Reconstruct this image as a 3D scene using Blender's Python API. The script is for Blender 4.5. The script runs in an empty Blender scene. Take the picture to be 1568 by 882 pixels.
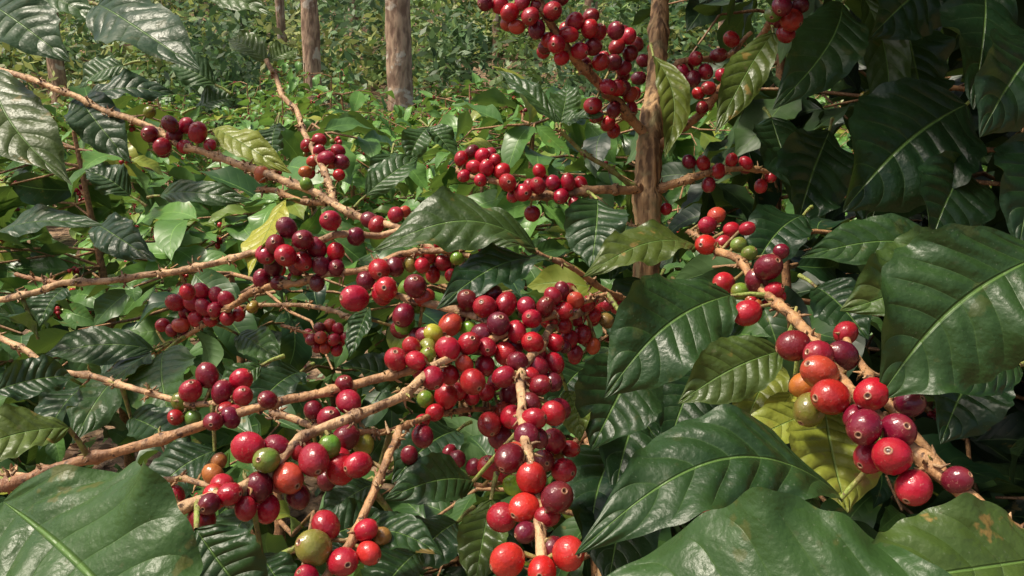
import bpy, math, random
import numpy as np
from mathutils import Vector
R=np.random.RandomState(7); random.seed(7)
sc=bpy.context.scene
V=lambda *a: np.array(a,float)
def nrm(a): return a/(np.linalg.norm(a)+1e-12)

# ------------------------------------------------------------ camera
CAM=V(0,0,1.6); PITCH=math.radians(12); F=1230.0
cd=bpy.data.cameras.new("camera"); cam=bpy.data.objects.new("camera",cd); sc.collection.objects.link(cam)
cam.location=CAM; cam.rotation_euler=(math.radians(90)-PITCH,0,0)
cd.sensor_width=36; cd.lens=F/1568*36; cd.clip_start=0.02; cd.clip_end=400
sc.camera=cam
FW=V(0,math.cos(PITCH),-math.sin(PITCH)); UP=V(0,math.sin(PITCH),math.cos(PITCH)); RT=V(1,0,0)
def at(u,v,d):   # image pixel coordinates + depth from the camera -> world position (metres)
    return CAM+d*(FW+(u-784)/F*RT+(441-v)/F*UP)

# ------------------------------------------------------------ light
sdir=nrm(V(-0.46,-0.10,0.90))
w=bpy.data.worlds.new("World"); sc.world=w; w.use_nodes=True
nt=w.node_tree; bg=nt.nodes["Background"]; sky=nt.nodes.new("ShaderNodeTexSky"); sky.sky_type='NISHITA'
sky.sun_disc=False; sky.sun_elevation=math.asin(sdir[2]); sky.sun_rotation=math.atan2(sdir[0],sdir[1])
sky.dust_density=6; sky.ozone_density=0.6; sky.air_density=0.9; nt.links.new(sky.outputs[0],bg.inputs[0]); bg.inputs[1].default_value=0.15
sl=bpy.data.lights.new("sun","SUN"); sl.energy=4.6; sl.angle=math.radians(7); sl.color=(1,0.92,0.76)
so=bpy.data.objects.new("sun",sl); sc.collection.objects.link(so)
so.rotation_euler=Vector(-sdir).to_track_quat('-Z','Y').to_euler(); so.location=(-5,-2,12)
sc.view_settings.view_transform='Standard'; sc.view_settings.look='None'; sc.view_settings.exposure=0

# ------------------------------------------------------------ mesh builder
class MB:
    def __init__(s): s.v=[];s.f=[];s.lc=[];s.ti=[];s.m=[];s.n=0
    def grid(s,P,lu,lv,tint,mat=0,wrap=False):
        a,b=P.shape[:2]; idx=np.arange(a*b).reshape(a,b)+s.n
        if wrap: idx=np.concatenate([idx,idx[:,:1]],1)
        q=np.stack([idx[:-1,:-1],idx[:-1,1:],idx[1:,1:],idx[1:,:-1]],-1).reshape(-1,4)
        s.v.append(P.reshape(-1,3)); s.f.append(q); s.m.append(np.full(len(q),mat))
        l=np.zeros((a,b,3)); l[...,0]=lu; l[...,1]=lv; s.lc.append(l.reshape(-1,3))
        s.ti.append(np.broadcast_to(np.asarray(tint,float),(a*b,3))); s.n+=a*b
    def quads(s,P,tint,mat=0):
        N=len(P); s.v.append(P.reshape(-1,3)); s.f.append(np.arange(N*4).reshape(N,4)+s.n)
        s.m.append(np.full(N,mat)); l=np.tile(V(0,.5,0,.5,1,0,1,.5,0,.5,0,0).reshape(4,3),(N,1)); s.lc.append(l)
        s.ti.append(np.repeat(tint,4,0)); s.n+=N*4
    def mesh(s,name,mats):
        v=np.concatenate(s.v); f=np.concatenate(s.f); me=bpy.data.meshes.new(name)
        me.vertices.add(len(v)); me.vertices.foreach_set("co",v.ravel().astype(np.float32))
        me.loops.add(len(f)*4); me.loops.foreach_set("vertex_index",f.ravel().astype(np.int32))
        me.polygons.add(len(f)); me.polygons.foreach_set("loop_start",(np.arange(len(f))*4).astype(np.int32))
        try: me.polygons.foreach_set("loop_total",np.full(len(f),4,np.int32))
        except Exception: pass
        me.polygons.foreach_set("material_index",np.concatenate(s.m).astype(np.int32))
        me.polygons.foreach_set("use_smooth",np.ones(len(f),bool))
        for nm,arr in(("lc",s.lc),("tint",s.ti)):
            at_=me.attributes.new(nm,'FLOAT_VECTOR','POINT'); at_.data.foreach_set("vector",np.concatenate(arr).ravel().astype(np.float32))
        for m in mats: me.materials.append(m)
        me.update(); me.validate(); return me
def obj(name,me,parent=None,loc=(0,0,0)):
    o=bpy.data.objects.new(name,me); sc.collection.objects.link(o); o.location=loc
    if parent: o.parent=parent
    return o
def empty(name):
    o=bpy.data.objects.new(name,None); sc.collection.objects.link(o); return o

# ------------------------------------------------------------ materials
class N:
    def __init__(s,name):
        s.mat=bpy.data.materials.new(name); s.mat.use_nodes=True; s.t=s.mat.node_tree; s.b=s.t.nodes["Principled BSDF"]; s.out=s.t.nodes["Material Output"]
    def new(s,k,**kw):
        n=s.t.nodes.new(k)
        for a,b in kw.items(): setattr(n,a,b)
        return n
    def put(s,sock,val):
        if isinstance(val,bpy.types.NodeSocket): s.t.links.new(val,sock)
        else: sock.default_value=val
    def m(s,op,a,b=0.0,c=None):
        n=s.new("ShaderNodeMath",operation=op); s.put(n.inputs[0],a); s.put(n.inputs[1],b)
        if c is not None: s.put(n.inputs[2],c)
        return n.outputs[0]
    def mix(s,f,a,b,bt='MIX'):
        n=s.new("ShaderNodeMix",data_type='RGBA',blend_type=bt); s.put(n.inputs[0],f)
        for i,x in((6,a),(7,b)):
            s.put(n.inputs[i],x if isinstance(x,bpy.types.NodeSocket) else (*x,1))
        return n.outputs[2]
    def ss(s,x,a,b):
        n=s.new("ShaderNodeMapRange",interpolation_type='SMOOTHSTEP'); s.put(n.inputs[0],x); n.inputs[1].default_value=a; n.inputs[2].default_value=b
        return n.outputs[0]
    def attr(s,nm):
        n=s.new("ShaderNodeAttribute",attribute_name=nm); return n.outputs["Vector"]
    def sep(s,v):
        n=s.new("ShaderNodeSeparateXYZ"); s.put(n.inputs[0],v); return n.outputs
    def noise(s,scale,detail=3,vec=None,sc3=None):
        n=s.new("ShaderNodeTexNoise"); n.inputs["Scale"].default_value=scale; n.inputs["Detail"].default_value=detail
        if vec is None: vec=s.new("ShaderNodeTexCoord").outputs["Object"]
        if sc3:
            mp=s.new("ShaderNodeMapping"); mp.inputs["Scale"].default_value=sc3; s.put(mp.inputs[0],vec); vec=mp.outputs[0]
        s.put(n.inputs["Vector"],vec); return n.outputs["Fac"]
    def bump(s,h,st,dist,prev=None):
        n=s.new("ShaderNodeBump"); n.inputs["Strength"].default_value=st; n.inputs["Distance"].default_value=dist; s.put(n.inputs["Height"],h)
        if prev: s.put(n.inputs["Normal"],prev)
        return n.outputs[0]
NV=8.5
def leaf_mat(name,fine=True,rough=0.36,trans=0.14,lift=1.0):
    a=N(name); x,y,z=a.sep(a.attr("lc"))[:3]; tr,ty,tb=a.sep(a.attr("tint"))[:3]
    n1=a.noise(30,4); n3=a.noise(14,2)
    s=a.m('ABSOLUTE',a.m('MULTIPLY_ADD',y,2.0,-1.0))
    p=a.m('SUBTRACT',a.m('MULTIPLY',x,NV),a.m('MULTIPLY',a.m('POWER',s,1.25),1.5))
    if fine: p=a.m('ADD',p,a.m('MULTIPLY_ADD',n3,0.7,-0.35))
    pp=a.m('PINGPONG',p,0.5)
    vein=a.m('SUBTRACT',1.0,a.ss(pp,0.0,0.05)); vein=a.m('MULTIPLY',vein,a.m('SUBTRACT',1.0,a.ss(s,0.55,0.9)))
    mid=a.m('SUBTRACT',1.0,a.ss(s,0.008,0.04))
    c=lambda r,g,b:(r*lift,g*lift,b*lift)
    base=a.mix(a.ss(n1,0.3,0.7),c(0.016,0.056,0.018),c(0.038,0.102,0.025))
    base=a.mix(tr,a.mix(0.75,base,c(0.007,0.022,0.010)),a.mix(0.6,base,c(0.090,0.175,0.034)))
    if fine:
        n5=a.noise(120,5)
        base=a.mix(a.m('MULTIPLY',a.ss(n5,0.40,0.62),0.30),base,a.mix(0.55,base,(0.012,0.026,0.008)))
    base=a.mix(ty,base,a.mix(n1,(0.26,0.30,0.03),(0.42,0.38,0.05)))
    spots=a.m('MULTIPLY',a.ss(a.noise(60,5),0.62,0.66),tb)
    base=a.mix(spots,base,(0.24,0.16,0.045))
    if fine:
        worn=a.m('MULTIPLY',a.ss(a.noise(160,4),0.64,0.72),a.m('MULTIPLY_ADD',tb,0.4,0.08)); base=a.mix(worn,base,(0.15,0.12,0.07))
        dust=a.m('MULTIPLY',a.ss(a.noise(900,1),0.70,0.78),0.22); base=a.mix(dust,base,(0.30,0.32,0.24))
    base=a.mix(a.m('MULTIPLY',vein,0.22),base,c(0.10,0.18,0.05))
    base=a.mix(a.m('MULTIPLY',mid,0.65),base,c(0.15,0.27,0.065))
    back=a.new("ShaderNodeNewGeometry").outputs["Backfacing"]
    base=a.mix(a.m('MULTIPLY',back,0.5),base,(0.085,0.16,0.05))
    a.put(a.b.inputs["Base Color"],base)
    a.put(a.b.inputs["Roughness"],a.m('ADD',a.m('MULTIPLY_ADD',n1,0.32,rough-0.14),a.m('MULTIPLY',back,0.25)))
    a.b.inputs["Specular IOR Level"].default_value=0.36
    h=a.m('POWER',a.m('SINE',a.m('MULTIPLY',pp,math.pi)),0.6); h=a.m('MULTIPLY',h,a.m('SUBTRACT',1.0,a.ss(s,0.65,0.98)))
    h=a.m('SUBTRACT',h,a.m('MULTIPLY',mid,1.2))
    if fine:
        n2=a.noise(260,4); n4=a.noise(70,3)
        h=a.m('ADD',h,a.m('ADD',a.m('MULTIPLY',n4,2.0),a.m('MULTIPLY',n2,0.7)))
    a.put(a.b.inputs["Normal"],a.bump(h,0.6 if fine else 0.3,0.0015))
    tl=a.new("ShaderNodeBsdfTranslucent"); a.put(tl.inputs[0],a.mix(0.5,base,(0.25,0.38,0.04))); 
    mx=a.new("ShaderNodeMixShader"); mx.inputs[0].default_value=trans
    a.t.links.new(a.b.outputs[0],mx.inputs[1]); a.t.links.new(tl.outputs[0],mx.inputs[2]); a.t.links.new(mx.outputs[0],a.out.inputs[0])
    return a.mat
LEAF=leaf_mat("coffee_leaf"); LEAFB=leaf_mat("coffee_leaf_distant",False,0.34,0.30,2.6); LEAFM=leaf_mat("coffee_leaf_middle",False,0.32,0.22,1.8); LEAFN=leaf_mat("coffee_leaf_near",False,0.36,0.14,1.1)  # lift lightens leaf colour with distance, painting in haze and brighter light
LEAFD=leaf_mat("coffee_leaf_painted_shade",False,0.45,0.05,0.6)  # same leaf darkened, with the deep shade put into its colour
def branch_mat():
    a=N("branch_bark"); n=a.noise(90,5); n2=a.noise(420,4); st=a.noise(60,4,sc3=(5,5,1))
    c=a.attr("tint"); c=a.mix(a.ss(n,0.42,0.62),c,a.mix(0.7,c,(0.12,0.05,0.022))); c=a.mix(a.ss(n2,0.56,0.70),c,a.mix(0.45,c,(0.50,0.36,0.22)))
    c=a.mix(a.ss(a.noise(200,3),0.60,0.66),c,(0.09,0.045,0.025))
    a.put(a.b.inputs["Base Color"],c); a.b.inputs["Roughness"].default_value=0.62
    a.put(a.b.inputs["Normal"],a.bump(n2,0.8,0.001,a.bump(st,0.8,0.002))); return a.mat
BR=branch_mat()
def trunk_mat():
    a=N("trunk_bark"); n=a.noise(10,6,sc3=(16,16,1.3)); n2=a.noise(60,5)
    c=a.mix(a.ss(n,0.38,0.60),(0.12,0.065,0.03),(0.50,0.31,0.15)); c=a.mix(a.ss(n2,0.5,0.7),c,(0.26,0.21,0.10))
    a.put(a.b.inputs["Base Color"],c); a.b.inputs["Roughness"].default_value=0.8
    a.put(a.b.inputs["Normal"],a.bump(n,1.0,0.005,a.bump(n2,0.5,0.001))); return a.mat
TR=trunk_mat()
def cherry_mat():
    a=N("coffee_cherry_skin"); x=a.sep(a.attr("lc"))[0]; t=a.attr("tint")
    n=a.noise(110,3); n2=a.noise(700,2); n3=a.noise(55,2)
    c=a.mix(a.m('MULTIPLY',a.ss(n,0.38,0.72),0.55),t,a.mix(0.65,t,(0.11,0.006,0.014)),'MIX')
    c=a.mix(a.m('MULTIPLY',a.ss(n3,0.5,0.75),0.18),c,a.mix(0.4,c,(0.52,0.07,0.035)))
    c=a.mix(a.m('MULTIPLY',a.ss(x,0.70,0.95),0.12),c,(0.45,0.13,0.07))
    c=a.mix(a.m('MULTIPLY',a.ss(n2,0.64,0.74),0.35),c,(0.50,0.28,0.20))
    c=a.mix(a.m('MULTIPLY',a.m('SUBTRACT',1.0,a.ss(x,0.0,0.14)),0.6),c,(0.18,0.17,0.04))
    c=a.mix(a.ss(x,0.930,0.942),c,(0.34,0.17,0.10)); c=a.mix(a.ss(x,0.962,0.975),c,(0.07,0.025,0.015))
    a.put(a.b.inputs["Base Color"],c); a.put(a.b.inputs["Roughness"],a.m('MULTIPLY_ADD',n,0.26,0.13))
    a.b.inputs["Specular IOR Level"].default_value=0.55
    a.put(a.b.inputs["Normal"],a.bump(a.m('ADD',n,a.m('MULTIPLY',n2,0.16)),0.42,0.003)); return a.mat
CH=cherry_mat()
def ground_mat():
    a=N("leaf_litter_soil"); n=a.noise(1.2,6); n2=a.noise(14,6)
    c=a.mix(a.ss(n2,0.35,0.65),(0.09,0.05,0.03),(0.34,0.22,0.13)); c=a.mix(a.ss(n,0.55,0.7),c,(0.05,0.08,0.02))
    a.put(a.b.inputs["Base Color"],c); a.b.inputs["Roughness"].default_value=0.95
    a.put(a.b.inputs["Normal"],a.bump(n2,1.0,0.05)); return a.mat
GR=ground_mat()
def fol_mat():
    a=N("forest_leaf"); t=a.attr("tint"); a.put(a.b.inputs["Base Color"],t); a.b.inputs["Roughness"].default_value=0.45
    tl=a.new("ShaderNodeBsdfTranslucent"); a.put(tl.inputs[0],t); mx=a.new("ShaderNodeMixShader"); mx.inputs[0].default_value=0.35
    a.t.links.new(a.b.outputs[0],mx.inputs[1]); a.t.links.new(tl.outputs[0],mx.inputs[2]); a.t.links.new(mx.outputs[0],a.out.inputs[0]); return a.mat
FO=fol_mat()
def fbark():
    a=N("shade_tree_bark"); n=a.noise(3,6,sc3=(1.2,1.2,1.6)); n2=a.noise(16,6,sc3=(1,1,0.35))
    c=a.mix(a.ss(n2,0.35,0.65),(0.20,0.12,0.08),(0.50,0.34,0.23)); c=a.mix(a.ss(n,0.56,0.62),c,(0.58,0.49,0.40))
    a.put(a.b.inputs["Base Color"],c); a.b.inputs["Roughness"].default_value=0.9; a.put(a.b.inputs["Normal"],a.bump(n2,1.0,0.03)); return a.mat
FB=fbark()

# ------------------------------------------------------------ shapes
def leaf(mb,base,tip,n,W,nt_,ns,arch=0.08,cup=0.25,wave=0.04,quilt=0.0,bend=0.0,tint=(.5,0,0),mat=0,wk=2.5,twist=0.0):
    t=np.linspace(0,1,nt_)[:,None]; s=np.linspace(-1,1,ns)[None,:]; a_=np.abs(s)
    d=tip-base; L=np.linalg.norm(d); d=d/L; side=nrm(np.cross(d,n)); n=np.cross(side,d)
    f=np.sin(math.pi*t**0.92)**0.82; q=np.clip((t-0.72)/0.28,0,1); f=f*(1-0.42*q*q*(3-2*q)); f[0]=0.01; f[-1]=0.004
    hw=W/2*f; p1,p2=R.uniform(0,6.28,2)
    ph=np.where(s>0,p1,p2)
    z=cup*hw*a_**1.2+wave*W*np.sin(2*math.pi*wk*t+ph)*a_**2.2*np.minimum(f*1.5,1)+wave*.35*W*np.sin(2*math.pi*wk*2.7*t+ph*2)*a_**3*f
    if quilt>0:
        qq=np.abs(np.sin(math.pi*(t*NV-1.5*a_**1.25+.12*np.sin(t*9+p1))))**0.7
        z=z+quilt*W*qq*(1-a_**4)*np.minimum(a_*5,1)*f*(.6+.4*np.sin(t*7+p2))
    edge=1+0.025*np.sin(2*math.pi*9*t+ph)*a_
    C=base+d*(L*t)[...,None]+n*(arch*L*np.sin(math.pi*t**0.85))[...,None]+side*(bend*L*np.sin(math.pi*t))[...,None]
    th=twist*(t-.3); sx=s*hw*edge; zz=z
    sx,zz=sx*np.cos(th)-z*np.sin(th), sx*np.sin(th)+z*np.cos(th)
    P=C+side*sx[...,None]+n*zz[...,None]
    mb.grid(P,np.broadcast_to(t,(nt_,ns)),np.broadcast_to((s+1)/2,(nt_,ns)),tint,mat)
def tube(mb,pts,rad,tint,mat=0,seg=10):
    pts=np.asarray(pts); T=np.gradient(pts,axis=0); T/=np.linalg.norm(T,axis=1)[:,None]+1e-12
    ref=V(0.31,0.2,0.93) if abs(T[:,2]).mean()<0.85 else V(1,0.1,0)
    A=np.cross(T,ref); A/=np.linalg.norm(A,axis=1)[:,None]; B=np.cross(T,A)
    th=np.arange(seg)/seg*2*math.pi; r=np.asarray(rad)
    if r.ndim==1: r=r[:,None]*np.ones((1,seg))
    P=pts[:,None,:]+A[:,None,:]*(np.cos(th)*r)[...,None]+B[:,None,:]*(np.sin(th)*r)[...,None]
    mb.grid(P,np.linspace(0,1,len(pts))[:,None],th[None,:]/6.28,tint,mat,wrap=True)
def spline(P,R0,step):
    P=np.asarray(P,float); R0=np.asarray(R0,float); Q=np.concatenate([[2*P[0]-P[1]],P,[2*P[-1]-P[-2]]]); out=[];rr=[]
    for i in range(len(P)-1):
        a,b,c,d=Q[i:i+4]; n=max(2,int(np.linalg.norm(c-b)/step))
        for t in np.arange(n)/n:
            out.append(0.5*((2*b)+(-a+c)*t+(2*a-5*b+4*c-d)*t*t+(-a+3*b-3*c+d)*t**3)); rr.append(R0[i]*(1-t)+R0[i+1]*t)
    out.append(P[-1]); rr.append(R0[-1]); return np.array(out),np.array(rr)
ph_=np.concatenate([np.linspace(0.02,0.90,12),[0.93,0.945,0.957,0.966,0.975,0.99,0.999]])*math.pi
def cherry(mb,c,ax,r,tint,seg=18,mat=0,low=False):
    ax=nrm(ax); A=nrm(np.cross(ax,V(.3,.5,.8))); B=np.cross(ax,A)
    p=ph_ if not low else np.linspace(0.02,0.999,7)*math.pi; sg=8 if low else seg
    rr=r*np.sin(p)**0.93; el0=R.uniform(1.04,1.22); zz=-el0*r*np.cos(p)
    if not low:
        k=p/math.pi; zz=zz+r*0.055*np.exp(-((k-0.95)/0.009)**2)-r*0.05*(k>0.963)
    th=np.arange(sg)/sg*2*math.pi; el=1+R.uniform(.02,.07)*np.cos(2*th+R.rand()*6)+.012*np.cos(3*th+R.rand()*6)
    P=c+ax*zz[:,None,None]+A*(rr[:,None]*np.cos(th)*el)[...,None]+B*(rr[:,None]*np.sin(th)*el)[...,None]
    mb.grid(P,(p/math.pi)[:,None],th[None,:]/6.28,tint,mat,wrap=True)

# ------------------------------------------------------------ terrain
def gz(x,y):
    x=np.asarray(x,float); y=np.asarray(y,float)
    h=0.055*np.clip(y,-5,12)+0.27*np.clip(y-12,0,60)+0.10*np.sin(x*.35+1)*np.clip(y/8,0,1)
    return h+0.03*np.sin(x*2.1+y*1.3)+0.3*np.clip(y-14,0,10)/10*np.sin(x*.21)
xs=np.linspace(-70,70,141); ys=np.concatenate([np.linspace(-20,14,60),np.linspace(15,110,60)])
X,Y=np.meshgrid(xs,ys); mb=MB(); mb.grid(np.stack([X,Y,gz(X,Y)],-1)[:,::-1],X,Y,(0,0,0)); obj("ground",mb.mesh("ground",[GR]))

# ------------------------------------------------------------ hero coffee plants
TAN=(0.46,0.25,0.11); PALE=(0.56,0.35,0.18); DK=(0.18,0.065,0.04); GN=(0.26,0.30,0.07); TN2=(0.36,0.18,0.08)
BRs={
 'b1':(0,TAN,[(996,215,.80,16),(950,160,.77,16),(905,115,.74,15),(868,78,.72,15),(835,20,.70,13),(800,-40,.70,10)]),
 'b2':(0,TAN,[(990,292,.80,15),(930,292,.77,14),(860,300,.76,13),(805,300,.75,11),(750,275,.75,9),(700,262,.76,7)]),
 'b3':(0,GN,[(992,295,.80,9),(955,272,.78,8),(905,243,.77,7),(853,198,.76,6)]),
 'b4':(0,TAN,[(1000,295,.80,14),(1050,275,.79,13),(1100,264,.79,11),(1160,262,.8,8),(1230,273,.82,6),(1300,300,.85,4)]),
 'b5':(0,TN2,[(1000,225,.80,13),(1060,190,.78,12),(1110,130,.75,12),(1170,55,.70,10),(1215,-20,.66,9)]),
 'b6':(0,PALE,[(990,365,.80,14),(960,345,.78,13),(935,322,.77,12),(905,300,.78,8)]),
 'b6b':(0,TAN,[(1005,130,.83,12),(1050,100,.83,10),(1100,90,.84,8),(1150,50,.85,6)]),
 'b7b':(2,TAN,[(1440,715,.36,14),(1380,640,.37,14),(1330,570,.41,12),(1290,505,.45,10)]),
 'b7':(2,TAN,[(1760,980,.30,32),(1640,880,.31,30),(1540,805,.325,26),(1470,750,.335,26),(1400,690,.35,24),(1340,630,.37,22),(1285,570,.40,19),(1230,508,.44,17),(1185,462,.49,15),(1140,415,.54,13),(1100,380,.58,12),(1055,355,.62,9)]),
 'l1':(1,PALE,[(-230,60,.9,12),(0,105,.80,9),(60,125,.78,9),(130,158,.76,9),(220,193,.74,10),(300,228,.72,11),(380,256,.70,12),(450,285,.68,12),(520,318,.66,12),(580,340,.64,11),(650,372,.62,10),(720,392,.60,8)]),
 'l1b':(1,TAN,[(395,290,.70,8),(450,303,.68,9),(500,312,.67,9)]),
 'l2':(1,PALE,[(408,92,.84,7),(440,150,.82,8),(468,212,.78,9),(494,258,.74,10),(512,312,.67,10)]),
 'l3':(1,PALE,[(-230,490,.75,14),(0,452,.66,10),(100,437,.64,10),(190,425,.63,10),(290,408,.62,10),(390,396,.61,10),(455,385,.61,11),(530,365,.61,11),(600,355,.62,10),(660,350,.63,7)]),
 'l3b':(1,TN2,[(25,420,.68,6),(60,430,.66,7),(100,437,.64,8)]),
 'l4':(1,TAN,[(225,545,.72,6),(280,512,.71,7),(345,475,.69,9),(400,445,.64,11),(470,428,.62,11),(550,410,.60,11),(640,385,.60,10),(740,375,.6,7)]),
 'l5':(1,PALE,[(575,440,.54,8),(620,458,.53,11),(670,472,.52,13),(730,490,.51,12),(800,520,.5,10)]),
 'l6':(1,PALE,[(-200,430,.70,10),(0,522,.57,9),(90,563,.55,9),(170,585,.54,9),(240,608,.53,9),(330,623,.52,9),(400,630,.51,7)]),
 'l7':(1,TAN,[(-220,800,.50,24),(-60,758,.44,22),(30,735,.43,20),(110,712,.43,17),(200,688,.43,16),(320,650,.44,15),(430,615,.45,14),(540,592,.46,14),(640,572,.47,14),(720,540,.49,13),(790,510,.5,11),(860,478,.52,9),(930,450,.54,6)]),
 'l8':(1,PALE,[(120,840,.37,16),(280,780,.385,16),(340,755,.39,17),(390,728,.40,17),(440,690,.41,16),(500,660,.42,16),(560,632,.43,15),(620,600,.45,14),(680,560,.47,12),(720,535,.49,9)]),
 'l9':(1,TAN,[(430,1000,.36,14),(500,882,.37,13),(540,810,.38,13),(580,740,.40,12),(605,690,.42,12),(612,655,.43,11)]),
 'l10':(1,TN2,[(545,662,.45,10),(620,650,.48,9),(700,632,.51,8),(780,618,.54,6)]),
 'l11':(1,PALE,[(-200,700,.5,9),(0,715,.46,8),(90,722,.45,8),(200,740,.44,8),(330,745,.43,9)]),
 'l12':(1,PALE,[(415,632,.47,11),(450,642,.46,11),(490,655,.45,9)]),
 'l13':(1,PALE,[(380,470,.7,5),(440,468,.69,6),(500,476,.66,7),(560,488,.6,7)]),
 'l14':(1,TN2,[(430,498,.78,5),(470,510,.78,5),(530,522,.78,5)]),
 'c1':(0,PALE,[(930,450,.56,9),(880,478,.54,11),(835,510,.51,12),(803,560,.48,14),(795,620,.46,14),(808,680,.43,14),(820,740,.405,15),(825,800,.385,17),(828,860,.37,18),(838,960,.35,16)]),
 'c2':(0,TN2,[(990,470,.66,11),(930,450,.60,9),(880,415,.57,8),(835,392,.56,7),(815,376,.56,6),(770,350,.56,5),(735,336,.56,4)]),
 'r2':(0,TN2,[(1015,490,.7,8),(960,600,.62,8),(850,700,.6,8),(760,740,.58,7),(640,720,.57,6)]),
}
parents=[empty("coffee_plant"),empty("coffee_plant.001"),empty("coffee_plant.002")]
bm=[MB(),MB(),MB()]; SP=[];SU=[];SPL=[]
for k,(pl,col,pts) in BRs.items():
    W=[at(u,v,d) for u,v,d,_ in pts]; rr=[w_*0.5*d/F for u,v,d,w_ in pts]
    p,r=spline(W,rr,0.003); m=len(p); s=np.arange(m)*0.003; j=R.uniform(0,1)
    inter=0.030+R.uniform(-.004,.004); phs=((s+R.uniform(0,.02)+.004*np.sin(s*31))/inter)%1; node=np.exp(-((phs-0.5)/0.085)**2)
    kink=np.repeat(R.normal(0,0.0019,(int(s[-1]/inter)+3,3)),1,0)
    kk=np.stack([np.interp(s/inter,np.arange(len(kink)),kink[:,i]) for i in range(3)],1)
    env=np.minimum(1,np.minimum(s,s[-1]-s)/0.02)[:,None]; p=p+kk*env
    r2=r*(0.92+0.46*node)+0.0002; th=np.arange(12)/12*6.283
    rg=r2[:,None]*(1+0.06*np.sin(th[None,:]*3+s[:,None]*160)+0.06*R.randn(m,12))
    tint=np.array(col)*(0.9+0.2*j); 
    ti=np.repeat((tint[None,:]*(1-0.25*node[:,None]))[:,None,:],12,1)
    if k=='l7':
        f=np.clip((s/s[-1]-0.22)/0.3,0,1)[:,None,None]; ti=ti*f+np.array(DK)*(1-f)
    tube(bm[pl],p,rg,ti.reshape(-1,3),0,12)
    for i in np.where((node[1:-1]>node[:-2])&(node[1:-1]>=node[2:]))[0]+1:
        for q in range(11):
            dd=nrm(R.randn(3)); b=p[i]+R.randn(3)*0.0012+dd*r[i]*0.9; L=R.uniform(.0015,.0060)
            tube(bm[pl],[b,b+dd*L*.6,b+dd*L+R.randn(3)*.001],[.0010,.0008,.0002],np.array([TAN,PALE,(0.3,0.16,0.06),(0.32,0.3,0.08)][q%4])*R.uniform(.5,1.1),0,5)
    u=784+F*((p-CAM)@RT)/((p-CAM)@FW); v=441-F*((p-CAM)@UP)/((p-CAM)@FW)
    SP.append(p);SU.append(np.stack([u,v],1)); SPL.append(np.full(m,pl))
SP=np.concatenate(SP);SU=np.concatenate(SU);SPL=np.concatenate(SPL); SD=(SP-CAM)@FW
# stems
tp=[at(1040,-600,.90),at(1030,-420,.92),at(1016,-160,.88),at(1012,-20,.85),at(1004,130,.82),at(995,220,.80),at(990,300,.80),at(993,360,.80),at(988,430,.80),at(975,560,.84),at(960,700,.90)]
TOPP=tp[:3]
tp+=[V(tp[-1][0]-.02,tp[-1][1]+.1,.75),V(tp[-1][0]-.03,tp[-1][1]+.14,0.02)]
p,r=spline(tp,[.005,.006,.007,.0085,.010,.0125,.0125,.0125,.013,.014,.015,.018,.022],.004)
th=np.arange(20)/20*6.283; ss_=np.arange(len(p))*.004
rg=r[:,None]*(1+.07*np.sin(th*5+ss_[:,None]*14)+.05*np.sin(th*9-ss_[:,None]*40)+.045*R.randn(len(p),20)+0.20*np.exp(-(((ss_[:,None]%0.09)-.045)/.008)**2))
tm=MB(); tube(tm,p,rg,(0,0,0),0,20); obj("stem",tm.mesh("stem",[TR]),parents[0])
for pi,(x,y,zt) in((1,(-.86,.62,1.95)),(2,(.46,.16,1.5))):
    tm=MB(); g=float(gz(x,y)); P=[V(x+.02,y,g-.05),V(x,y+.02,.5),V(x+.01,y,1.0),V(x-.01,y,1.4),V(x,y,zt)]
    p,r=spline(P,[.022,.018,.015,.012,.007],.01); tube(tm,p,r,(0,0,0),0,14); obj("stem",tm.mesh("stem",[TR]),parents[pi])

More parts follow.
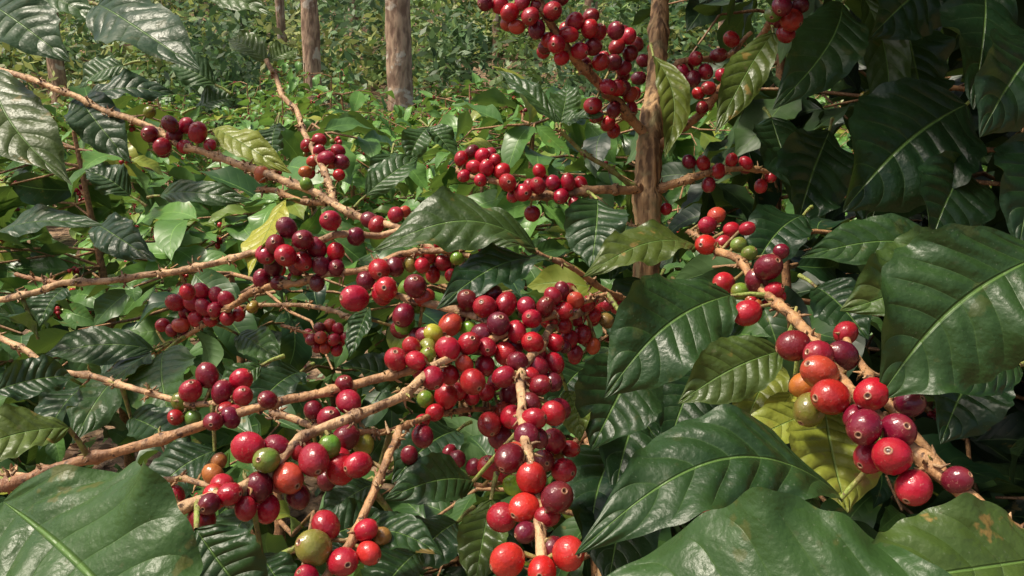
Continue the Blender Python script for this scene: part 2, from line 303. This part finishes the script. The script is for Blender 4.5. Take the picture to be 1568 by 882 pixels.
COL={'r':(.39,.011,.024),'d':(.16,.009,.020),'b':(.52,.022,.020),'g':(.14,.22,.03),'o':(.44,.12,.03),'y':(.40,.36,.05),'v':(.28,.21,.045)}
CT="""229 172 9 g;231 207 13;247 223 13;262 191 13;281 195 12;303 203 14;283 225 11;322 222 9;401 267 12 o;470 223 10;489 214 10;501 243 12;513 236 10;521 248 12;488 232 9;468 263 9 o;469 282 8 g;506 338 16 d;480 245 9;519 268 9;606 329 12;577 344 13;545 362 14 d;
434 356 16 d;464 367 16 d;424 372 15 d;410 386 15 d;441 390 17 d;481 387 15 d;514 386 14 d;491 407 15 d;455 412 14 d;468 397 15;420 414 14 d;401 428 14 d;514 410 13 d;425 428 12 d;487 428 12 d;455 425 10 g;
271 463 13;287 447 12;308 446 12;331 452 12;346 459 12;296 465 13;313 471 13;283 479 12;300 487 12;279 495 12;330 474 12;249 498 10;263 506 9;347 486 11;365 482 10;387 470 9 v;322 490 10;
490 503 9;505 500 10;518 507 9;480 521 9;495 517 10;511 520 10;524 516 9;500 530 9;515 530 9;487 530 8;
676 372 12;697 367 12;700 395 11 g;657 393 13;676 405 13;644 406 12;631 405 12 v;606 408 14 d;581 413 17;543 457 20;592 442 18;637 439 18 d;665 418 12;648 455 14;618 483 18 d;612 505 14 d;640 515 14;560 430 14 d;690 420 10;742 380 11 d;
711 241 11;724 236 10;738 239 11;711 269 10;726 255 11;746 258 12;767 262 12;752 246 10;778 280 14;801 294 14;826 262 10;822 285 13;848 280 11;868 281 12;889 282 11;815 327 12;860 298 12;737 273 10;786 300 10;880 312 10;
745 5 12;780 20 13;800 3 12;812 25 14;822 45 13;846 16 14;871 52 13;852 68 14;888 78 13;880 35 13;902 44 13;917 50 12;908 72 13;920 95 13;943 47 13;962 56 12;945 72 12;965 82 12;975 68 11;985 93 10;940 95 12;955 105 11;932 133 13;952 135 12;965 145 11;908 162 14;940 168 12;930 190 11;945 160 11;978 120 10;918 180 10;860 88 12;835 72 11;895 100 11;1000 75 9;830 10 12;790 40 11;765 8 12;905 25 12;935 195 11;966 168 11;820 -12 13;860 -5 13;
1083 345 13;1097 330 13;1120 352 12;1081 375 16 b;1131 375 12 g;1147 388 11 g;1106 371 11;1175 410 20;1160 430 18;1108 434 17;1133 446 13 g;1144 479 20;1185 445 14;1144 350 11;1196 385 10;1217 530 23;1254 568 26;1276 612 28 b;1232 590 20 o;1290 545 22 d;1295 510 18 d;1333 605 26;1324 655 27 d;1375 660 26 d;1363 697 29;1393 618 22;1398 745 27;1308 635 20 d;1253 615 20;1465 735 20 d;
1057 248 11;1075 250 11;1100 262 11;1085 283 11;1120 245 9;1142 250 10;1165 285 10;1180 270 9;1020 320 9;1075 165 10;1060 120 12;1045 110 11;1080 110 12;1100 85 12;1085 135 11;1120 60 12;1065 90 11;1105 115 10;1197 10 15;1209 30 18 b;1190 28 13;1225 8 13;
717 462 17;748 468 18;775 468 18;760 500 18;690 497 18;722 505 14 g;720 530 18;683 535 19;661 517 15 y;653 543 11 g;712 553 13;741 530 15;773 541 18;789 506 16;812 488 15;816 525 17;740 505 14;803 470 14;830 470 15;848 455 14;861 446 13;862 473 14;880 460 13;897 470 13;885 487 14;862 495 13;840 490 14;872 520 14;893 510 13;911 483 12;926 490 12 v;942 468 11;930 465 11;880 540 12;905 525 11 o;850 525 14;610 550 18;632 532 14;640 548 15;662 578 18;688 573 15;724 583 20;742 558 15;773 575 17;797 560 16;820 563 17;846 555 15;846 585 15;826 588 16 d;683 607 18;652 613 13 g;665 630 13;700 600 14;722 608 12;745 600 13;
779 612 17;811 618 16 d;847 633 19;782 636 18;751 650 18;818 649 18;765 668 18;806 670 19;848 676 22;781 700 22;833 705 17 d;862 718 20;814 732 23 b;749 716 18;772 730 15;781 738 14 y;852 763 25;806 780 22 b;769 792 22;835 787 17 d;777 858 26 b;866 844 25 b;830 875 23 b;805 815 16;870 690 14;
315 577 17 d;294 597 17 d;340 604 17;372 606 15;276 620 14 g;290 640 11 g;328 645 14 d;276 635 11;352 640 14 d;410 612 13 d;345 625 13;533 608 18;503 640 18;480 628 12;528 595 14 d;647 668 16 d;627 697 13 d;666 715 12 d;700 703 13 d;725 715 12 d;
383 690 23;406 706 20 g;438 733 23;480 701 23;520 715 22;548 712 20;395 747 22;355 760 18;340 742 18;326 727 14 o;425 685 18 d;460 690 18;530 670 21;556 680 16 v;455 758 18 d;500 735 15 d;408 778 20;375 770 16;310 793 22;322 772 16 d;268 760 11;
499 805 22;480 840 26 v;528 858 23;562 845 18 b;470 882 18;560 815 13"""
cl=[]
for e in CT.replace("\n","").split(";"):
    e=e.split()
    if len(e)<3: continue
    u,v,r_=map(float,e[:3]); c=e[3] if len(e)>3 else ('r' if R.rand()<.80 else 'd')
    if c=='d' and R.rand()<.15: c='r'
    if len(e)<4 and v<200 and u>730 and R.rand()<.35: c='d'
    dist=np.linalg.norm(SU-V(u,v),axis=1); near=np.where(dist<dist.min()+10)[0]
    want=0.0075*F/r_; i=near[np.argmin(np.abs(SD[near]-want)+dist[near]*0.002)]; dn=SD[i]
    off=dist[i]*dn/F
    d=dn-math.sqrt(max(0,0.014**2-off**2))*R.uniform(.3,1.1)+R.uniform(-.002,.003); d=0.75*d+0.25*min(max(want,dn-.03),dn+.02)
    cl.append([at(u,v,d),float(np.clip(r_*d/F,.0052,.0090)),c,SPL[i]])
n0=len(cl)
for i in range(n0):
    if R.rand()<.40:
        c,r_,k,pl=cl[i]; cl.append([c+V(R.uniform(-1,1)*r_*1.3,r_*R.uniform(1.2,2.2),R.uniform(-1.2,.8)*r_),r_*R.uniform(.75,1),R.choice(list('rdgvo'),p=[.48,.32,.11,.05,.04]),pl])
CP=np.array([c[0] for c in cl]); CR=np.array([c[1] for c in cl])
for it in range(40):
    D=CP[:,None]-CP[None]; L=np.linalg.norm(D,axis=2)+np.eye(len(CP)); ov=np.clip((CR[:,None]+CR[None])*1.0-L,0,None); np.fill_diagonal(ov,0)
    mv=(D/L[...,None]*ov[...,None]).sum(1)*0.3; mv*=V(.5,1.3,.5); CP=CP+np.clip(mv,-.002,.002)
cb=[MB(),MB(),MB()]
for (c0,r_,k,pl),c in zip(cl,CP):
    dd=np.linalg.norm(SP-c,axis=1); i=dd.argmin(); bp=SP[i]
    ax=nrm(nrm(c-bp)+R.randn(3)*.30+V(0,-.35,-.05)); col=np.array(COL[k])*np.array([R.uniform(.7,1.15),R.uniform(.7,1.5),R.uniform(.7,1.4)])
    if k in'rb' and R.rand()<.06: col=np.array((.44,.055,.03))
    cherry(cb[pl],c,ax,r_,col)
    s0=c-ax*r_*1.05; m_=(s0+bp)/2-ax*.001
    if np.linalg.norm(s0-bp)<.03: tube(bm[pl],[bp,m_,s0],[.0013,.0011,.0013],(.30,.25,.07),0,6)
for i in range(3):
    obj("branches",bm[i].mesh("branches",[BR]),parents[i])
    if cb[i].n: obj("cherries",cb[i].mesh("cherries",[CH]),parents[i])

U1=(0,-.75,.65); U2=(-.3,-.7,.65); U3=(.3,-.6,.7); TP=(0,-.35,.93); FC=(0,-1,.15)
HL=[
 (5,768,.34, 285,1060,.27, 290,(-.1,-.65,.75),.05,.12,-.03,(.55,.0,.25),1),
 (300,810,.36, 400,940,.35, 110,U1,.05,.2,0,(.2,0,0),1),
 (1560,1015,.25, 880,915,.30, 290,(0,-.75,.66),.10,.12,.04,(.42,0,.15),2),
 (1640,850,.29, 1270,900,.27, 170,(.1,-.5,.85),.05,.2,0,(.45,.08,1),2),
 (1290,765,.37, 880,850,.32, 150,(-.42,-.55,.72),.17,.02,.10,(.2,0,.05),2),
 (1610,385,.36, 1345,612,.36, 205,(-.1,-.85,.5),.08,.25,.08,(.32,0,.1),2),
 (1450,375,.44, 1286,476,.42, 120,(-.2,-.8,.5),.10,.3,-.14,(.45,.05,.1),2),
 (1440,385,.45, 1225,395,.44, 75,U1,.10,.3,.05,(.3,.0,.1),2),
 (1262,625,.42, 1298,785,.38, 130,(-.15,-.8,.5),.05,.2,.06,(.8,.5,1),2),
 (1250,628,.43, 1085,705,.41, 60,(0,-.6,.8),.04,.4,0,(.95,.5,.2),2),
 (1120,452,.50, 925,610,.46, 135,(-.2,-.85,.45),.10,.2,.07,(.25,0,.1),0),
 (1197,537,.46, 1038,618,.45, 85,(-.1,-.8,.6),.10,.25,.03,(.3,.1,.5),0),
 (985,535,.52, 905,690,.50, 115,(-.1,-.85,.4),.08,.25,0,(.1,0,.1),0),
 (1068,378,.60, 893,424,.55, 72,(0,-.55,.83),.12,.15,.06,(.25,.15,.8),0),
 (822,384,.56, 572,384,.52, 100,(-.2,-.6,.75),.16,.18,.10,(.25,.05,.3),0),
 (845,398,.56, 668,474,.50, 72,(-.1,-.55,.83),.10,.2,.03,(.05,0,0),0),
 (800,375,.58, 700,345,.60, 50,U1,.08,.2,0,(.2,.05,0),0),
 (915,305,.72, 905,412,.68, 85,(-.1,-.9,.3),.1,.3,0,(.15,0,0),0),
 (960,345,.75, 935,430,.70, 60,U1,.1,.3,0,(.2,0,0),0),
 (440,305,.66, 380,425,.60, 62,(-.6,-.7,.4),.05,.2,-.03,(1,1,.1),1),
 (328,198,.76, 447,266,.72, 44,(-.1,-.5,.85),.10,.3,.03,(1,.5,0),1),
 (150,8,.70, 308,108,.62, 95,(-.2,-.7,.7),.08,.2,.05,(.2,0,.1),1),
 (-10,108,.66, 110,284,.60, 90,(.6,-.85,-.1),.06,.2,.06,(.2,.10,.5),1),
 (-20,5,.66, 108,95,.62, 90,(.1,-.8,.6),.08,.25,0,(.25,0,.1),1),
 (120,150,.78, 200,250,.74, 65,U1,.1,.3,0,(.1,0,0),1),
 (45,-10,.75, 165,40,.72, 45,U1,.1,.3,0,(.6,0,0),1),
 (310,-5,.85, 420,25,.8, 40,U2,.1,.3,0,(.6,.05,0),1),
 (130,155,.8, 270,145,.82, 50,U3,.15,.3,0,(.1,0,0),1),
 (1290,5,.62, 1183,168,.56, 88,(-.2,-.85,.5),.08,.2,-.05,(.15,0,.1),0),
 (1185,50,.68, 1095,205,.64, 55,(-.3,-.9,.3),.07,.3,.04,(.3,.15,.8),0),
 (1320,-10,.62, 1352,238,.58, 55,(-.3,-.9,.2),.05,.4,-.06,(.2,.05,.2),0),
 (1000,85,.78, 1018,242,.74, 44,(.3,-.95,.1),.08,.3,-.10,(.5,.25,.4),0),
 (1505,-20,.55, 1490,168,.50, 120,(0,-.9,.4),.08,.2,0,(.0,0,0),0),  # near-black tints on these upper-right leaves paint the deep shade in
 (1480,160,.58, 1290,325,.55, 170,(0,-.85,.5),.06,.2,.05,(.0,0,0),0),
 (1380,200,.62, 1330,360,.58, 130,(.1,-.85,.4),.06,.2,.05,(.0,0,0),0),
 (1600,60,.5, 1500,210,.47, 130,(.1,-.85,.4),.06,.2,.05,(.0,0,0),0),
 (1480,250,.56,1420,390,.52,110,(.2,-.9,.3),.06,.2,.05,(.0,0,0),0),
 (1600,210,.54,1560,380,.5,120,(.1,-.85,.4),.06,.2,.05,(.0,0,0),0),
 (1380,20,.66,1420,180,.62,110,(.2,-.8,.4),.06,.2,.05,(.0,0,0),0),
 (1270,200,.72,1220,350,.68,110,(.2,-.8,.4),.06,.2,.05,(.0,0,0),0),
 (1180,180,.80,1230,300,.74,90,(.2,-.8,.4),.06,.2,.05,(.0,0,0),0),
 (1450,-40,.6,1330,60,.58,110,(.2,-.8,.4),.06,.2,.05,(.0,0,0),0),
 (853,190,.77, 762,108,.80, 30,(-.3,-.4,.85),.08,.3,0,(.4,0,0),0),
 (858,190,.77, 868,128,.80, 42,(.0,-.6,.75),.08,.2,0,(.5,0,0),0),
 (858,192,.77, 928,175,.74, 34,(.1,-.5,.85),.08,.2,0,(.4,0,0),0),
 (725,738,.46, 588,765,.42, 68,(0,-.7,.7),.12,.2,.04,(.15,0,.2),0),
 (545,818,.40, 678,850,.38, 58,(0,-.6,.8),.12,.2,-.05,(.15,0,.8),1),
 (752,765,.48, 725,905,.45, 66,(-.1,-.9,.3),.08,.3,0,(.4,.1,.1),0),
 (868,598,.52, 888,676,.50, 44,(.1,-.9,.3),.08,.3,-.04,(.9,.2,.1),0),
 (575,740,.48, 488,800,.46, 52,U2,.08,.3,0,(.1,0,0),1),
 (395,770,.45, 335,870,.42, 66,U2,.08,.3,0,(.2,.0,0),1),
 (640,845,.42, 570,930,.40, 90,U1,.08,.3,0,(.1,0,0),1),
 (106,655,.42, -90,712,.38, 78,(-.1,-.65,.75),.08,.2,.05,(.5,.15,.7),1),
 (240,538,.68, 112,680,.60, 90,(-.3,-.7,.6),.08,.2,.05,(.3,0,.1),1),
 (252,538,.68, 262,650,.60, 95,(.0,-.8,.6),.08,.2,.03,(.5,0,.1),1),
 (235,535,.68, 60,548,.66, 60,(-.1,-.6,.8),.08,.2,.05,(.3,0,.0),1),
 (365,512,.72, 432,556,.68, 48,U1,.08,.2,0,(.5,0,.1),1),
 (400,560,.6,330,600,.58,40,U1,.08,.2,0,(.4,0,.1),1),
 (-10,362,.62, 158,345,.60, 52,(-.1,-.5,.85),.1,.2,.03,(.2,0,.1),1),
 (150,345,.75, 235,398,.70, 56,U1,.1,.2,.03,(.1,0,.1),1),
 (60,520,.66,-60,470,.6,60,TP,.1,.2,.03,(.2,0,0),1),
 (245,300,.85,388,308,.82,40,U1,.12,.2,.03,(.4,0,.1),1),
 (565,470,.60, 535,548,.58, 34,(-.3,-.9,.3),.06,.3,0,(.2,0,.1),1),
 (200,640,.55,300,700,.52,60,U1,.1,.3,0,(.1,0,0),1),
 (130,590,.6,60,690,.56,70,U2,.1,.3,0,(.1,0,0),1),
 (-10,600,.52,120,575,.55,60,U1,.1,.3,0,(.1,0,0),1),
 (1240,700,.50,1180,640,.55,60,U1,.1,.3,0,(.2,.1,.4),0),
 (1190,560,.55,1130,680,.5,65,U2,.1,.3,0,(.4,.4,.9),0),
 (930,590,.58,1010,680,.54,80,U3,.1,.3,0,(.0,0,0),0),
 (1250,440,.6,1330,520,.56,80,U1,.1,.3,0,(.05,0,0),0),
 (1560,560,.42,1420,600,.4,60,U1,.1,.3,0,(.1,0,0),2),
 (400,850,.40,450,930,.38,60,U1,.1,.3,0,(.1,0,0),1),
 (1010,430,.74,960,560,.68,95,U2,.1,.3,.03,(.0,0,0),0),
 (1000,600,.72,940,760,.62,110,U1,.1,.3,.03,(.05,0,0),0),
 (1010,620,.72,1090,740,.64,100,U3,.1,.3,.03,(.0,0,0),0),
 (960,680,.70,900,850,.58,100,U2,.1,.3,.03,(.0,0,0),0),
 (960,760,.66,930,900,.56,110,U2,.1,.3,.03,(.0,0,0),0),
 (1080,560,.66,1020,700,.60,95,U1,.1,.3,.03,(.05,0,0),0),
 (1040,440,.74,1100,560,.66,90,U3,.1,.3,.03,(.0,0,0),0),
 (1160,600,.66,1110,720,.60,90,U1,.1,.3,.03,(.0,0,0),0),
 (900,560,.66,840,640,.62,70,U1,.1,.3,.03,(.1,0,0),0),
 (700,660,.62,600,740,.56,80,U1,.1,.3,.03,(.05,0,0),0),
 (620,600,.64,520,560,.62,60,U1,.1,.3,.03,(.1,0,0),0),
 (460,570,.66,380,640,.6,70,U1,.1,.3,.03,(.05,0,0),0),
 (330,690,.52,220,780,.5,80,U2,.1,.3,.03,(.05,0,0),1),
 (480,830,.44,600,790,.46,70,U1,.1,.3,.03,(.05,0,0),1),
 (700,800,.50,620,880,.46,80,U1,.1,.3,.03,(.0,0,0),0),
 (1230,330,.66,1150,420,.62,80,U2,.1,.3,.03,(.0,0,0),0),
 (1500,560,.5,1440,680,.46,110,U2,.1,.3,.03,(.0,0,0),2),
 (1400,600,.52,1460,520,.5,90,U2,.1,.3,.03,(.0,0,0),2),
 (560,300,.86,640,240,.9,50,U1,.1,.3,.03,(.5,0,0),0),
 (655,195,1.0,625,250,.98,40,U1,.1,.3,.03,(.5,0,0),0),
 (655,195,1.0,700,245,.98,40,U3,.1,.3,.03,(.6,0,0),0),
 (600,235,.95,590,300,.92,45,U2,.1,.3,.03,(.4,0,0),0),
 (410,95,.84,350,60,.86,40,U1,.1,.3,.03,(.6,.1,0),1),
 (410,95,.84,455,75,.86,36,U1,.1,.3,.03,(.7,.1,0),1),
 (425,190,.88,420,250,.86,45,U2,.1,.3,.03,(.3,0,0),1),
 (330,130,.95,260,100,.95,45,U1,.1,.3,.03,(.5,0,0),1),
 (300,165,.95,365,150,.97,42,U1,.1,.3,.03,(.5,0,0),1),
 (60,190,.9,-20,250,.86,60,U2,.1,.3,.03,(.1,0,0),1),
 (190,100,.9,120,135,.9,50,U1,.1,.3,.03,(.5,0,0),1),
 (100,440,.75,60,500,.72,50,U1,.1,.3,.03,(.2,0,0),1),
 (200,300,.9,130,260,.9,50,U1,.1,.3,.03,(.2,0,0),1),
 (1215,600,.46,1170,705,.44,40,U2,.1,.5,.05,(.5,.8,1),0),
]
lb=[MB(),MB(),MB()]; pb=[MB(),MB(),MB()]
for (u0,v0,d0,u1,v1,d1,wp,n,arch,cup,bend,tint,pl) in HL:
    b=at(u0,v0,d0); t=at(u1,v1,d1); W=wp*(d0+d1)/2/F*1.15; n=np.array(n,float)+R.randn(3)*.08; L=np.linalg.norm(t-b)
    big=W>.04
    q=.030 if not(u0==1290 and v0==765) else .06
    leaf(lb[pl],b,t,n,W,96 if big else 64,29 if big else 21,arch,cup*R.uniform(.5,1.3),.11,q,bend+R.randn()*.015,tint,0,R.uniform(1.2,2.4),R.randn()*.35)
    dd=np.linalg.norm(SP-b,axis=1); i=dd.argmin(); e=SP[i] if dd[i]<.05 else b-nrm(t-b)*.018+V(0,.004,-.003)
    tube(pb[pl],[e,(e+b)/2+V(0,0,.001),b+(t-b)*.01+nrm(n)*arch*L*.03],[.0019,.0014,.0012],(.26,.33,.07),0,7)
for i in range(3):
    obj("leaves",lb[i].mesh("leaves",[LEAF]),parents[i]); obj("petioles",pb[i].mesh("petioles",[BR]),parents[i])

# ------------------------------------------------------------ generic coffee bush
def bush(name,H,rad,nbr,seed,nt_=9,ns=5,LL=.125,light=.5,cher=.3,yel=.05,zmin=.25,lm=None,droop=.35,gap=.08,azr=(0,6.28),stem=True,orig=None):
    global R; R=np.random.RandomState(seed); mb=MB()
    st=[V(0,0,-.1),V(R.randn()*.02,R.randn()*.02,H*.5),V(R.randn()*.04,R.randn()*.04,H*.98)]
    p,r=spline(st,[.02,.015,.006],.05)
    if stem: tube(mb,p,r,TN2,1,7)
    for b in range(nbr):
        f=R.uniform(zmin,1); z=H*f; az=R.uniform(*azr); o=p[min(len(p)-1,int(f*len(p)))]
        if orig is not None: o=orig(R.rand())
        ln=rad*(1.15-.55*f)*R.uniform(.5,1.15); dr=V(math.cos(az),math.sin(az),0); rise=R.uniform(-.1,.45)+.4*max(0,f-.75)
        k=max(3,int(ln/gap)); ts=np.linspace(0,1,k+1)
        pts=np.array([o+dr*ln*t+V(0,0,rise*ln*t-droop*ln*t*t)+R.randn(3)*.012*min(1,t*5) for t in ts])
        tube(mb,pts,np.linspace(.005,.002,k+1),np.array(TAN)*R.uniform(.6,1.0),1,5)
        for j in range(1,k+1):
            dj=nrm(pts[j]-pts[j-1]); sd=nrm(np.cross(dj,V(0,0,1)))
            for sg in((-1,1,0) if j==k else(-1,1)):
                if R.rand()<.18: continue
                L=LL*R.uniform(.55,1.25)*(0.75 if j==k else 1); dv=nrm(sd*sg*R.uniform(.5,1)+dj*R.uniform(.1,.9)+V(0,0,R.uniform(-1.0,.25))+R.randn(3)*.25)
                n=nrm(V(0,0,1)+R.randn(3)*.5+dr*.35)
                y=R.uniform(.2,.8) if R.rand()<yel else 0
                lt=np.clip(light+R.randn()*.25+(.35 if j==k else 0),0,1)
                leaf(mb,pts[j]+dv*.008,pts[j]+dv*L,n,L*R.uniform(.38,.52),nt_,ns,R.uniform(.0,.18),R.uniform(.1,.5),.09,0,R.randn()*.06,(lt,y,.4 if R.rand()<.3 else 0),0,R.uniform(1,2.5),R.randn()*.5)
            if R.rand()<cher:
                for q in range(R.randint(3,9)):
                    a=nrm(R.randn(3)); kk='r' if R.rand()<.6 else random.choice('dgoyb'); cherry(mb,pts[j]+a*.012,a,.007,COL[kk],mat=2,low=True)
    return mb.mesh(name,[lm or LEAFB,BR,CH])
def place(me,x,y,rot=0,s=1,dz=0,name="coffee_bush"):
    o=obj(name,me,None,(x,y,float(gz(x,y))+dz)); o.rotation_euler=(0,0,rot); o.scale=(s,s,s); return o
near=[(-1.15,1.45,1.22,.55),(-.62,1.62,1.18,.55),(-.15,1.75,1.2,.5),(.22,1.55,1.15,.45),(-.35,1.15,1.0,.42),(-.85,1.05,1.0,.42),(.10,1.12,1.02,.4),(.48,1.22,1.35,.45),(-1.6,2.1,1.3,.6),(.42,.78,.98,.28),(-.40,.78,.85,.25)]
for i,(x,y,H,rd) in enumerate(near):
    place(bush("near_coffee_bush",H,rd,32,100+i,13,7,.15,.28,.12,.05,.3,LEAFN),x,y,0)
mid=[(-1.25,2.45,1.42,.6),(-.55,2.3,1.40,.6),(.05,2.5,1.45,.55),(.45,2.75,1.50,.6),(-1.9,2.9,1.5,.6)]
for i,(x,y,H,rd) in enumerate(mid):
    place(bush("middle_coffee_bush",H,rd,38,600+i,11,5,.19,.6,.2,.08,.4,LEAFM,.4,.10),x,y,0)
tall=[(.78,1.35,2.3,.55),(1.15,1.15,2.4,.6),(.62,1.85,2.2,.5),(1.2,1.9,2.5,.65),(.95,.85,2.3,.45),(1.6,1.4,2.5,.6),(1.75,2.4,2.6,.7)]
for i,(x,y,H,rd) in enumerate(tall):
    place(bush("unseen_shade_bush",H,rd,60,200+i,13,7,.185,.0,.10,.0,.15,LEAFD),x,y,0)  # lowest leaf tone, shade painted into the foliage colour
for i,(x,y,H,rd,zm) in enumerate([(.50,.48,2.5,.45,.80),(.85,.45,2.6,.50,.76),(.80,1.0,2.8,.5,.75),(1.1,.5,2.6,.5,.70)]):  # unseen foliage overhead, added to shade the upper right
    place(bush("shade_crown_bush",H,rd,60,500+i,7,5,.18,.0,.0,.0,zm,LEAFD),x,y,0,1,0,"unseen_shade_bush")
A0,A1,A2=TOPP
def og(t): return A0*(1-t)+A2*t+V(0,0,.06)
obj("shade_crown",bush("shade_crown",1.6,.95,34,77,9,5,.17,.0,.0,.0,.6,LEAFD,.10,.075,(-1.65,.9),False,og),parents[0])  # added upper foliage, its spread aimed to shade the right side
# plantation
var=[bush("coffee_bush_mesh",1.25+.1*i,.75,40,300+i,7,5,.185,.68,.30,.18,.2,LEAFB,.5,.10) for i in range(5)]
R=np.random.RandomState(55); k=0
for row in range(9):
    y=3.3+row*1.15
    for x in np.arange(-y*.75-1.0,y*.75+1.0,1.3):
        xx=x+R.uniform(-.3,.3); yy=y+R.uniform(-.35,.35)
        if R.rand()<.08: continue
        place(var[k%5],xx,yy,R.uniform(0,6.28),R.uniform(.82,1.08),-.05); k+=1

# ------------------------------------------------------------ forest
R=np.random.RandomState(9)
def diamonds(mb,C,size,nb,cols,mat=0):
    n=len(C); a=R.randn(n,3); a/=np.linalg.norm(a,axis=1)[:,None]; nn=R.randn(n,3)+np.asarray(nb); b=np.cross(nn,a); b/=np.linalg.norm(b,axis=1)[:,None]
    a=np.cross(b,nn); a/=np.linalg.norm(a,axis=1)[:,None]; L=(size*R.uniform(.6,1.3,n))[:,None]
    mb.quads(np.stack([C-a*L*.5,C+b*L*.22,C+a*L*.5,C-b*L*.22],1),cols,mat)
mb=MB()
for i in range(420):
    y=R.uniform(13.5,42); x=R.uniform(-.75,.75)*y*1.05; h=R.uniform(.8,2.6)*(1+.03*(y-13)); rx=R.uniform(.7,1.5)
    n=int(260 if y<24 else 160); d=R.randn(n,3); d/=np.linalg.norm(d,axis=1)[:,None]; d[:,2]=np.abs(d[:,2]); rr=R.uniform(.55,1,n)[:,None]
    C=V(x,y,float(gz(x,y)))+d*V(rx,rx,h)*rr
    base=np.array([(.10,.19,.065),(.19,.29,.075),(.13,.22,.085),(.32,.36,.10)][R.choice(4,p=[.35,.25,.2,.2])])
    diamonds(mb,C,.15+.005*y,(0,-.5,1),base*R.uniform(.5,1.5,(n,1)))
obj("forest_undergrowth",mb.mesh("forest_undergrowth",[FO]))
def tree(seed,H,r0):
    global R; R=np.random.RandomState(seed); mb=MB()
    pts=[V(0,0,-.4),V(.03,.02,H*.3),V(R.randn()*.12,R.randn()*.1,H*.65),V(R.randn()*.3,R.randn()*.2,H)]
    p,r=spline(pts,[r0*1.15,r0,r0*.75,r0*.25],.25); rg=r[:,None]*(1+.05*R.randn(len(p),14)); tube(mb,p,rg,(0,0,0),0,14)
    for i in range(11):
        f=R.uniform(.58,.98); o=p[int(f*(len(p)-1))]; az=i*2.4; L=R.uniform(1.4,2.8)*(1.3-f*.5)
        e=o+V(math.cos(az)*L,math.sin(az)*L,R.uniform(.3,1.3)); m=(o+e)/2+V(0,0,.25)
        q,rq=spline([o,m,e],[r0*.35,r0*.2,r0*.06],.2); tube(mb,q,rq,(0,0,0),0,7)
        for j in range(4):
            c=q[R.randint(len(q)//2,len(q))]+R.randn(3)*.5; n=60; d=R.randn(n,3)*V(.5,.5,.3)
            diamonds(mb,c+d,.17,(0,0,1),np.array((.05,.10,.028))*R.uniform(.6,1.7,(n,1)),1)
    return mb.mesh("shade_tree_mesh",[FB,FO])
tv=[tree(400+i,11,.145) for i in range(3)]
def plant_tree(u,d,s,k,tilt=0):
    x=(u-784)/F*d; o=place(tv[k%3],x,d,k*1.3,1,-.1,"shade_tree"); o.scale=(s,s,1+.1*(k%3)); o.rotation_euler[0]=tilt
for k,(u,d,s) in enumerate([(485,12.6,.86),(617,12.2,1.2),(447,17,.6),(112,15,.9),(552,24,.9),(385,22,.6),(172,21,.6),(60,24,.8),(700,27,.8),(300,26,.7),(760,20,.5),(900,18,.9),(1100,16,1),(1350,20,1)]): plant_tree(u,d,s,k)

mb=MB(); n=9000; x=R.uniform(-3,4,n); y=R.uniform(.8,7,n); C=np.stack([x,y,gz(x,y)+R.uniform(0,.02,n)],1)
diamonds(mb,C,.09,(0,0,3),np.array((.30,.19,.11))*R.uniform(.4,1.5,(n,1))); obj("leaf_litter",mb.mesh("leaf_litter",[FO]))
mb=MB(); n=14000; cx=R.uniform(-3,4.5,200); cy=R.uniform(1.5,7,200); i=R.randint(0,200,n); x=cx[i]+R.randn(n)*.16; y=cy[i]+R.randn(n)*.16
C=np.stack([x,y,gz(x,y)+R.uniform(.02,.28,n)],1); diamonds(mb,C,.06,(0,0,2),np.array((.11,.22,.035))*R.uniform(.6,1.4,(n,1))); obj("undergrowth_weeds",mb.mesh("undergrowth_weeds",[FO]))
